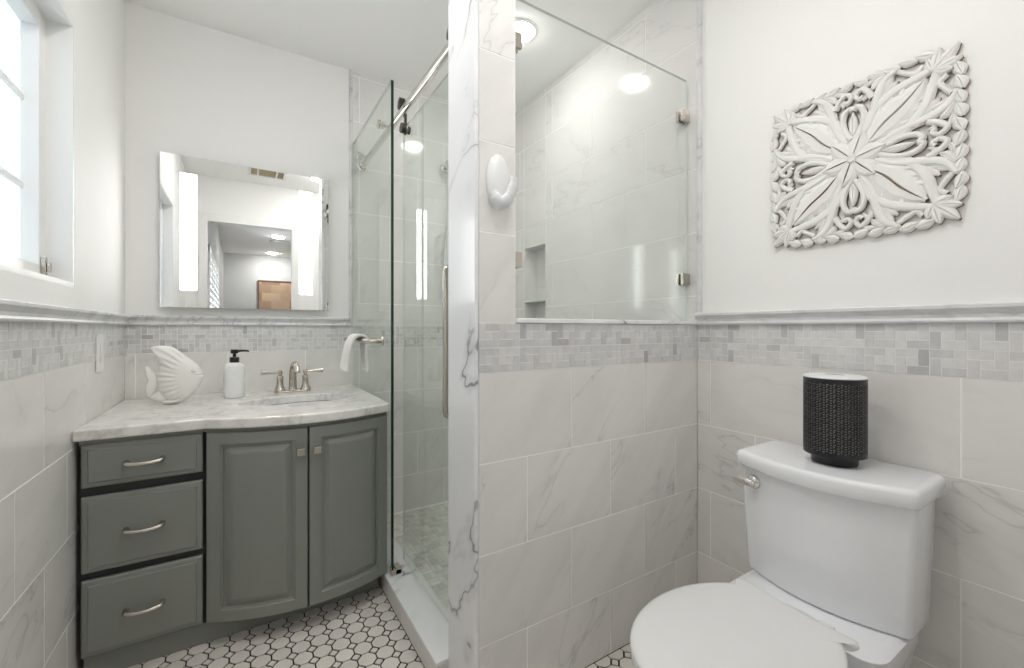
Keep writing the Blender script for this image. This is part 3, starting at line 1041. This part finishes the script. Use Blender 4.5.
sl = thing('sliding_glass_door', 'clear sliding shower door with a long vertical nickel handle', 'shower door', (.63, 1.64, .09))
glass_sheet('glass_sheet', sl, .625, .633, 1.315, 1.925, .095, 2.065, edge=GEDGE2)
for y in (1.335, 1.88):
    bm = B()
    lathe(bm, [(.018, .590), (.026, .592), (.026, .599), (.022, .603), (.026, .607), (.026, .613), (.016, .616)], (0, y, 2.15), 28, 'x')
    box(bm, .6165, .6245, y - .010, y + .010, 2.02, 2.155)
    lathe(bm, [(.022, .600), (.022, .616), (.012, .617)], (0, y, 2.045), 24, 'x')
    lathe(bm, [(.017, .6335), (.017, .640), (.010, .643)], (0, y, 2.04), 24, 'x')
    obj('roller', bm, DARKMETAL, sl, smooth=40)
bm = B()
hy, hz0, hz1 = 1.357, .838, 1.37
tube(bm, spline([(.6248, hy, hz0 + .02), (.598, hy, hz0 + .014), (.588, hy, hz0 + .03), (.588, hy, hz0 + .12), (.588, hy, (hz0 + hz1) / 2), (.588, hy, hz1 - .12), (.588, hy, hz1 - .03), (.598, hy, hz1 - .014), (.6248, hy, hz1 - .02)], 6), .0095, 14)
obj('door_handle', bm, NICKEL, sl, smooth=40)

# towel bar on the fixed glass
tb = thing('towel_bar', 'nickel towel bar mounted on the fixed shower glass over the counter', 'towel bar', (.53, 2.2, 1.09))
bm = B()
zb = 1.092
tube(bm, spline([(.546, 1.985, zb), (.515, 1.985, zb), (.488, 2.0, zb), (.480, 2.04, zb), (.480, 2.25, zb), (.480, 2.44, zb), (.488, 2.47, zb), (.515, 2.485, zb), (.546, 2.485, zb)], 6), .0105, 14)
obj('bar', bm, NICKEL, tb, smooth=40)
for y in (1.985, 2.485):
    bm = B(); lathe(bm, [(.021, .5495), (.021, .546), (.015, .542), (.011, .540)], (0, y, zb), 22, 'x')
    obj('rosette', bm, NICKEL, tb, smooth=40)

# hand towel over the bar
bm = B()
prof = [(-.058, -.142), (-.054, -.11), (-.047, -.06), (-.036, -.02), (-.022, .008), (-.008, .017), (.008, .016), (.018, .004), (.020, -.03), (.022, -.07), (.025, -.115), (.026, -.148)]
pl = spline([Vector((a, b, 0)) for a, b in prof], 4)
ny = 14
rows = []
for j in range(ny + 1):
    y = 2.10 + .13 * j / ny
    ph = j / ny * 2 * pi
    row = []
    for i, p in enumerate(pl):
        hang = min(1, max(0, -p.y / .1))
        sgn = -1 if p.x < 0 else 1
        wob = .007 * sin(ph * 1.6 + (0 if sgn < 0 else 1.3)) * hang
        row.append(bm.verts.new((.480 + p.x * 1.0 + wob * sgn * -1, y + .012 * sin(i * .4) * hang, zb + p.y - .006 * sin(ph) * hang)))
    rows.append(row)
for a, b in zip(rows[:-1], rows[1:]):
    for i in range(len(pl) - 1):
        bm.faces.new((a[i], a[i + 1], b[i + 1], b[i]))
tw = obj('hand_towel', bm, TOWEL, smooth=80)
tag(tw, 'small white hand towel draped over the nickel towel bar', 'towel')
md = tw.modifiers.new('thick', 'SOLIDIFY'); md.thickness = .016; md.offset = 1
md = tw.modifiers.new('sub', 'SUBSURF'); md.levels = 1; md.render_levels = 1

# hand shower on the back wall of the shower
hs = thing('hand_shower', 'nickel hand shower with hanging hose on the tiled shower wall', 'hand shower', (1.12, 2.57, 1.3))
bm = B(); lathe(bm, [(.030, 0), (.030, -.006), (.014, -.012), (.012, -.045)], (1.125, YB - .001, 2.20), 24, 'y')
obj('wall_flange', bm, CHROME, hs, smooth=40)
bm = B(); lathe(bm, [(.004, -.036), (.016, -.032), (.026, -.02), (.031, 0), (.026, .02), (.014, .030), (.004, .032)], (1.125, YB - .070, 2.20), 26, 'y')
obj('ball_joint', bm, CHROME, hs, smooth=60)
bm = B()
tube(bm, spline([(1.128, 2.545, 2.175), (1.145, 2.545, 2.12), (1.150, 2.545, 2.0), (1.135, 2.55, 1.86), (1.112, 2.56, 1.7), (1.108, 2.565, 1.5), (1.120, 2.565, 1.33), (1.150, 2.565, 1.25), (1.185, 2.57, 1.30), (1.19, 2.575, 1.5)], 8), .0075, 10)
obj('hose', bm, CHROME, hs, smooth=60)
bm = B(); tube(bm, [(1.15, 2.545, 2.06), (1.152, 2.545, 1.98), (1.145, 2.545, 1.88)], [.013, .016, .012], 14)
obj('handset', bm, PLAST2, hs, smooth=50)

# glass panel on the half wall
hp = thing('half_wall_glass', 'clear glass panel standing on the half wall between toilet and shower', 'glass panel', (1.15, 1.15, 1.182))
glass_sheet('glass_sheet', hp, XPO + .003, XR - .004, 1.145, 1.155, 1.1825, 2.203, gm=GLASSC, thin='y', edge=GEDGE2, edge2=GEDGE2)
for x, d_, z in ((XPO + .0005, 1, 2.06), (XPO + .0005, 1, 1.367), (XR - .0005, -1, 2.045), (XR - .0005, -1, 1.357)):
    bm = B()
    x0, x1 = sorted((x, x + d_ * (.046 if d_ < 0 else .046)))
    box(bm, x0, x1, 1.132, 1.1445, z - .024, z + .024); box(bm, x0, x1, 1.1555, 1.168, z - .024, z + .024)
    lathe(bm, [(.005, 1.132), (.0045, 1.1305)], ((x0 + x1) / 2, 0, z), 12, 'y')
    obj('glass_clip', bm, NICKEL, hp, bevel=.002)
# niche shelf
bm = B(); box(bm, XR + .002, XR + ND - .001, NY0 + .009, NY1 - .009, 1.322, 1.331)
o = obj('niche_shelf', bm, SHELFG, bevel=.001)
tag(o, 'greenish glass shelf inside the tiled shower niche', 'shelf')

# adhesive wall hook
hk = thing('wall_hook', 'white plastic adhesive hook on the tiled pier', 'hook', (.645, YP, 1.50))


def egg(bm, cx, cz, w, h, y0, dep, n=40, rings_=8, top=1.0):
    rings = []
    for k in range(rings_ + 1):
        a = pi / 2 * k / rings_
        s_ = cos(a) if k < rings_ else .02
        r = []
        for i in range(n):
            t_ = 2 * pi * i / n
            xx = w * cos(t_) * (1 + .04 * sin(t_)) ; zz = h * sin(t_)
            r.append(Vector((cx + xx * s_, y0 - dep * sin(a), cz + zz * s_)))
        rings.append(r)
    loft(bm, rings)


bm = B(); egg(bm, .642, 1.583, .040, .082, YP - .0005, .020)
obj('hook_plate', bm, PLASTIC, hk, smooth=60)
bm = B()
tube(bm, spline([(.619, YP - .012, 1.548), (.628, YP - .020, 1.527), (.645, YP - .027, 1.517), (.661, YP - .033, 1.533), (.672, YP - .037, 1.562), (.677, YP - .039, 1.592)], 6), [.010] * 4 + [.013] * 6 + [.0145] * 8 + [.0125] * 8 + [.010] * 20, 16, flat=(1.25, .75), up=(0, 0, 1))
obj('hook_prong', bm, PLAST2, hk, smooth=60)

# ------------------------------------------------------------------ toilet
TY = .565
to = thing('toilet', 'white two-piece toilet with closed seat against the right wall', 'toilet', (1.2, TY, 0))


def dshape(hw, xend, xmid, xback, rc=.022, n=16):
    """plan outline: flat back at xback, bowed front"""
    pts = []
    for k in range(n + 1):
        s_ = -1 + 2 * k / n
        pts.append((xend + (xmid - xend) * (1 - s_ * s_), TY - s_ * (hw - rc)))
    out = []
    # left-front round (towards +y) to right-front (towards -y)
    for k in range(5, -1, -1):
        a = radians(90 * k / 5)
        out.append((xend + rc - rc * cos(a) , TY + hw - rc + rc * sin(a)))
    out = [(xend + rc - rc * cos(radians(t_)), TY + hw - rc + rc * sin(radians(t_))) for t_ in (90, 72, 54, 36, 18)]
    out += pts
    out += [(xend + rc - rc * cos(radians(t_)), TY - hw + rc - rc * sin(radians(t_))) for t_ in (18, 36, 54, 72, 90)]
    rb = .028
    out += [(xback - rb + rb * sin(radians(t_)), TY - hw + rb - rb * cos(radians(t_))) for t_ in (0, 30, 60, 90)]
    out += [(xback - rb + rb * sin(radians(t_)), TY + hw - rb + rb * cos(radians(t_))) for t_ in (90, 60, 30, 0)]
    return out


bm = B()
rings = []
for z, hw, xe, xm in ((.384, .190, 1.385, 1.343), (.389, .199, 1.372, 1.330), (.41, .201, 1.368, 1.326), (.55, .207, 1.362, 1.318), (.70, .213, 1.358, 1.313), (.714, .213, 1.358, 1.313)):
    rings.append([Vector((x, y, z)) for x, y in dshape(hw, xe, xm, 1.535)])
loft(bm, rings)
obj('tank', bm, PORC, to, smooth=40)
bm = B()
rings = []
for z, g_ in ((.7145, .010), (.717, .003), (.722, 0), (.750, 0), (.757, .003), (.761, .008), (.7625, .016)):
    rings.append([Vector((x, y, z)) for x, y in dshape(.2225 - g_, 1.342 + g_, 1.292 + g_, 1.584 - g_ * .5)])
loft(bm, rings)
obj('tank_lid', bm, PORC, to, smooth=40)
# lever on the front of the tank, left end
lx = 1.338
bm = B()
ly, lz = .742, .676
lathe(bm, [(.021, .012), (.021, -.004), (.016, -.010), (.009, -.013), (.008, -.020)], (lx + .004, ly - .02, lz), 24, 'x')
tube(bm, spline([(lx - .018, ly - .03, lz - .003), (lx - .020, ly - .015, lz), (lx - .021, ly + .005, lz + .002), (lx - .020, ly + .022, lz + .004), (lx - .018, ly + .034, lz + .005)], 5), [.008] * 3 + [.0105] * 6 + [.009] * 4 + [.0075] * 4 + [.005] * 10, 14, flat=(1.1, .6), up=(0, 0, 1))
obj('flush_lever', bm, CHROME, to, smooth=50)


def oval(cx, cy, af, ar, hw, n=48, p=2.0):
    out = []
    for k in range(n):
        t_ = 2 * pi * k / n
        c_, s_ = cos(t_), sin(t_)
        e_ = 2 / p
        x = (ar if c_ > 0 else af) * (abs(c_) ** e_) * (1 if c_ > 0 else -1)
        y = hw * (abs(s_) ** e_) * (1 if s_ > 0 else -1)
        out.append((cx + x, cy + y))
    return out


bm = B()
rings = []
for z, cx, af, ar, hw, p in ((0, 1.16, .22, .22, .115, 2.4), (.03, 1.16, .22, .22, .115, 2.4), (.06, 1.16, .205, .21, .105, 2.4), (.16, 1.14, .20, .22, .105, 2.3), (.24, 1.10, .235, .24, .128, 2.2), (.31, 1.04, .275, .27, .160, 2.1), (.36, 1.0, .285, .28, .176, 2.1), (.388, .99, .285, .285, .180, 2.1), (.394, .99, .278, .28, .174, 2.1)):
    rings.append([Vector((x, y, z)) for x, y in oval(cx, TY, af, ar, hw, p=p)])
loft(bm, rings)
obj('bowl', bm, PORC, to, smooth=50)
bm = B()
rings = []
for z, x0, hw in ((.18, 1.32, .14), (.28, 1.27, .175), (.34, 1.235, .187), (.374, 1.225, .190), (.3832, 1.24, .178)):
    rings.append([Vector((x, y, z)) for x, y in rrect(x0, 1.525, TY - hw, TY + hw, .05)])
loft(bm, rings)
obj('bowl_deck', bm, PORC, to, smooth=50)
SRX = 1.215


def turn(p, a=radians(-5), cx=1.14, cy=TY):
    x, y = p[0] - cx, p[1] - cy
    return (cx + x * cos(a) - y * sin(a), cy + x * sin(a) + y * cos(a))


def seat_outline(g_=0):
    pts = []
    n = 40
    for k in range(n + 1):
        t_ = radians(42) + (2 * pi - radians(84)) * k / n
        pts.append((.985 + .275 * cos(t_) * (1 if cos(t_) < 0 else .93), TY - .006 + .196 * sin(t_)))
    right = [(1.182, TY - .150), (1.191, TY - .156), (1.202, TY - .157), (1.211, TY - .151), (1.213, TY - .140), (1.207, TY - .07), (1.206, TY)]
    left = [(x, 2 * TY - y - .014) for x, y in right[:-1]][::-1]
    k = 1 - g_ / .2
    return [turn((1.0 + (x - 1.0) * k, TY + (y - TY) * k)) for x, y in pts + right + left]


bm = B()
so = [turn(p) for p in oval(.985, TY, .268, .215, .182, 48, 2.1)]; si = [turn(p) for p in oval(.985, TY, .18, .14, .115, 48, 2.0)]
rings = [[Vector((x, y, z)) for x, y in L_] for L_, z in ((si, .3955), (so, .3955), (so, .410), ([(x * .98 + .985 * .02, TY + (y - TY) * .98) for x, y in so], .4145), (si, .4145), (si, .3955))]
loft(bm, rings, cap0=False, cap1=False)
obj('seat_ring', bm, SEATM, to, smooth=40)
bm = B()
rings = []
for z, g_ in ((.4165, .006), (.419, .001), (.4235, 0), (.429, .002), (.4325, .008), (.434, .018), (.4348, .06)):
    rings.append([Vector((x, y, z)) for x, y in seat_outline(g_)])
loft(bm, rings)
obj('seat_lid', bm, SEATM, to, smooth=45)
for s_ in (-1, 1):
    bm = B(); box(bm, 1.185, 1.235, TY + s_ * .08 - .018, TY + s_ * .08 + .018, .385, .416)
    obj('hinge_cap', bm, SEATM, to, bevel=.005)

# ------------------------------------------------------------------ diffuser on the tank lid
dx, dy, dz = 1.452, .553, .7635
df = thing('aroma_diffuser', 'black perforated cylinder diffuser with white top on the toilet tank', 'diffuser', (dx, dy, dz))
DR = .075
DZ0, DZ1 = .026, .247
bm = B(); lathe(bm, [(.054, 0), (.056, .003), (.056, .016), (.062, .024), (.068, .028), (.06, .030)], (dx, dy, dz), 40)
obj('base', bm, BLACK, df, smooth=40)
bm = B(); lathe(bm, [(DR - .0028, DZ0 + .004), (DR - .0028, DZ1 - .003)], (dx, dy, dz), 48)
obj('inner_tank', bm, INNER, df, smooth=40)
bm = B()
NT, NZ = 168, 96
vv = [[bm.verts.new((dx + DR * cos(2 * pi * i / NT), dy + DR * sin(2 * pi * i / NT), dz + DZ0 + (DZ1 - DZ0) * j / NZ)) for j in range(NZ + 1)] for i in range(NT)]
for i in range(NT):
    for j in range(NZ):
        a, b = i % 6, (j - 6) % 6
        hole = 6 <= j < NZ - 6 and ((a in (0, 1) and b in (0, 3)) or (a == 3 and b in (1, 2)) or (a in (3, 4) and b == 4))
        if hole: continue
        bm.faces.new((vv[i][j], vv[(i + 1) % NT][j], vv[(i + 1) % NT][j + 1], vv[i][j + 1]))
sh = obj('perforated_shell', bm, BLACKM, df, smooth=60, recalc=False)
m_ = sh.modifiers.new('thick', 'SOLIDIFY'); m_.thickness = .0018; m_.offset = -1
bm = B(); lathe(bm, [(DR - .004, DZ1 - .0025), (DR + .001, DZ1 - .002), (DR + .001, DZ1 + .001), (DR - .003, DZ1 + .004), (DR - .02, DZ1 + .0055), (.01, DZ1 + .0055)], (dx, dy, dz), 48)
tp = obj('top_cover', bm, PLASTIC, df, smooth=40)
bm = B(); prism(bm, [(dx + .004 + .007 * cos(2 * pi * k / 20), dy + .024 * sin(2 * pi * k / 20)) for k in range(20)], dz + DZ1 + .0054, dz + DZ1 + .0062)
obj('mist_slot', bm, mat('slot_grey', (.30, .29, .27), .6), tp)

# ------------------------------------------------------------------ carved wall panel
AY, AZ, AS = .556, 1.668, .241     # centre and half size
art = thing('carved_wall_panel', 'square whitewashed carved wooden panel of leaves and scrolls on the white wall', 'wall art', (XR, AY, AZ - AS))


def to3(a, b, h): return Vector((XR - .001 - h, AY - a * AS, AZ + b * AS))


def strip(bm, cl, widths, h0, h1, groove=0.0, lobes=0, lobamp=0.0):
    """raised strip along a centre line in panel units; domed (groove<0 sinks the middle); sides use the worn material"""
    h0 += .001; h1 -= .001
    n = len(cl)
    prev = None
    first = None
    for i, p in enumerate(cl):
        d_ = (cl[min(i + 1, n - 1)] - cl[max(i - 1, 0)])
        d_ = d_.normalized() if d_.length > 1e-9 else Vector((1, 0, 0))
        nn = Vector((-d_.y, d_.x, 0))
        w = widths[i] * 1.36
        if lobes:
            w *= 1 + lobamp * (abs(sin(pi * lobes * i / (n - 1))) - .6)
        r = []
        for s_, hh in ((-1, 0), (-1, h0), (-.86, h0 + (h1 - h0) * .45), (-.5, h1), (-.07, h1 + .001), (0, h1 + groove), (.07, h1 + .001), (.5, h1), (.86, h0 + (h1 - h0) * .45), (1, h0), (1, 0)):
            q_ = p + nn * (w * s_)
            r.append(bm.verts.new(to3(q_.x, q_.y, hh)))
        if prev:
            for k in range(10):
                f = bm.faces.new((prev[k], prev[k + 1], r[k + 1], r[k]))
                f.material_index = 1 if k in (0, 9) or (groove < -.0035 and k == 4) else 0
        else:
            first = r
        prev = r
    for r in (first, prev):
        f = bm.faces.new(r); f.material_index = 1


def V2(a, b): return Vector((a, b, 0))


def arc(pts, n=8): return spline([V2(*p) for p in pts], n)


def leafw(n, w, tip=.12, e0=.9):
    return [max(w * (sin(pi * min(1, (i / (n - 1)) ** e0)) ** .75), w * tip * .6) for i in range(n)]


def xf(pts, rot, mir=False):
    c, s_ = cos(rot), sin(rot)
    return [(c * a - s_ * (-b if mir else b), s_ * a + c * (-b if mir else b)) for a, b in pts]


def part(name, items):
    bm = B()
    for it in items: strip(bm, *it)
    return obj(name, bm, [WARN, WEAR], art, recalc=True)


# big diagonal leaves
for q_ in range(4):
    R_ = radians(45 + 90 * q_)
    cl = arc(xf([(.23, 0), (.45, .015), (.70, -.01), (.98, .0)], R_), 10)
    part('leaf', [(cl, leafw(len(cl), .150, .2), .008, .020, -.005, 4, .16)])
# centre flower
items = []
for k in range(6):
    R_ = radians(60 * k + 12)
    cl = arc(xf([(.03, 0), (.13, 0), (.23, 0), (.34, 0)], R_), 6)
    items.append((cl, [max(w, .012) for w in leafw(len(cl), .090, .15, .85)], .014, .025, -.004))
fl = part('flower', items)
bm = B(); lathe(bm, [(.013, 0), (.013, -.027), (.009, -.031), (.004, -.029)], to3(0, 0, 0), 20, 'x')
obj('flower_centre', bm, WARN, art, smooth=40)
# pointed ovals round the leaves with inner lobes
items = []
for q_ in range(4):
    R_ = radians(45 + 90 * q_)
    for mir in (False, True):
        cl = arc(xf([(.20, .05), (.32, .17), (.52, .232), (.74, .205), (.95, .10), (1.08, .02)], R_, mir), 8)
        items.append((cl, [.030 + .014 * sin(pi * i / (len(cl) - 1)) for i in range(len(cl))], .008, .018, .001))
        for u in (.30, .42, .54, .66, .78):
            w0 = .155 - abs(u - .54) * .22
            cl = arc(xf([(u - .05, w0 - .04), (u, w0), (u + .055, w0 + .045)], R_, mir), 5)
            items.append((cl, leafw(len(cl), .032, .3), .007, .016, .001))
part('leaf_border', items)
# axis motifs: pointed loops with side scrolls
items = []
for q_ in range(4):
    R_ = radians(90 * q_)
    cl = arc(xf([(.30, 0), (.44, 0), (.60, 0)], R_), 8)
    items.append((cl, leafw(len(cl), .038, .2), .008, .018, -.003))
    for mir in (False, True):
        cl = arc(xf([(.26, .012), (.36, .075), (.50, .112), (.62, .088), (.66, .03), (.62, .0)], R_, mir), 8)
        items.append((cl, [.026] * len(cl), .009, .020, .001))
        cl = arc(xf([(.22, .07), (.38, .16), (.56, .215), (.72, .25), (.86, .32), (.94, .45)], R_, mir), 8)
        items.append((cl, [.024 + .016 * sin(pi * i / (len(cl) - 1)) for i in range(len(cl))], .008, .019, .001))
        cl = arc(xf([(.70, .20), (.80, .15), (.86, .08), (.80, .025), (.74, .06), (.77, .10)], R_, mir), 8)
        items.append((cl, [.028 - .010 * i / (len(cl) - 1) for i in range(len(cl))], .008, .019, .001))
        cl = arc(xf([(.80, .19), (.87, .24), (.93, .34)], R_, mir), 6)
        items.append((cl, leafw(len(cl), .034, .3), .007, .017, -.002))
part('scrollwork', items)
# edge leaves all round and corner palmettes
items = []
for q_ in range(4):
    R_ = radians(90 * q_)
    for mir in (False, True):
        for k, (b0, b1) in enumerate(((.0, .16), (.15, .32), (.30, .47), (.45, .62), (.60, .77))):
            cl = arc(xf([(.985, b0), (.955 + .012 * (k % 2), (b0 + b1) / 2), (.93, b1)], R_, mir), 6)
            items.append((cl, leafw(len(cl), .044, .3), .007, .017, -.002))
        cl = arc(xf([(.90, .44), (.84, .52), (.80, .60), (.86, .66)], R_, mir), 6)
        items.append((cl, [.022] * len(cl), .007, .016, .001))
for q_ in range(4):
    R_ = radians(90 * q_)
    for mir in (False, True):
        for a0, b0, a1, b1, w_ in ((.62, .30, .80, .44, .040), (.72, .33, .88, .40, .030), (.56, .26, .70, .36, .034), (.88, .10, .90, .22, .030), (.70, .10, .78, .17, .022), (.40, .10, .54, .16, .026)):
            cl = arc(xf([(a0, b0), ((a0 + a1) / 2 + .012, (b0 + b1) / 2 - .012), (a1, b1)], R_, mir), 5)
            items.append((cl, leafw(len(cl), w_, .3), .006, .014, -.001))
part('edge_leaves', items)
items = []
for q_ in range(4):
    R_ = radians(45 + 90 * q_)
    for a_, l_ in ((0, .30), (32, .24), (-32, .24), (62, .17), (-62, .17)):
        ca, sa = cos(radians(a_)), sin(radians(a_))
        cl = arc(xf([(1.06, 0), (1.06 + l_ * .5 * ca, l_ * .5 * sa), (1.06 + l_ * ca, l_ * sa)], R_), 8)
        items.append((cl, leafw(len(cl), .048, .25), .008, .020, -.003))
part('corner_palmette', items)
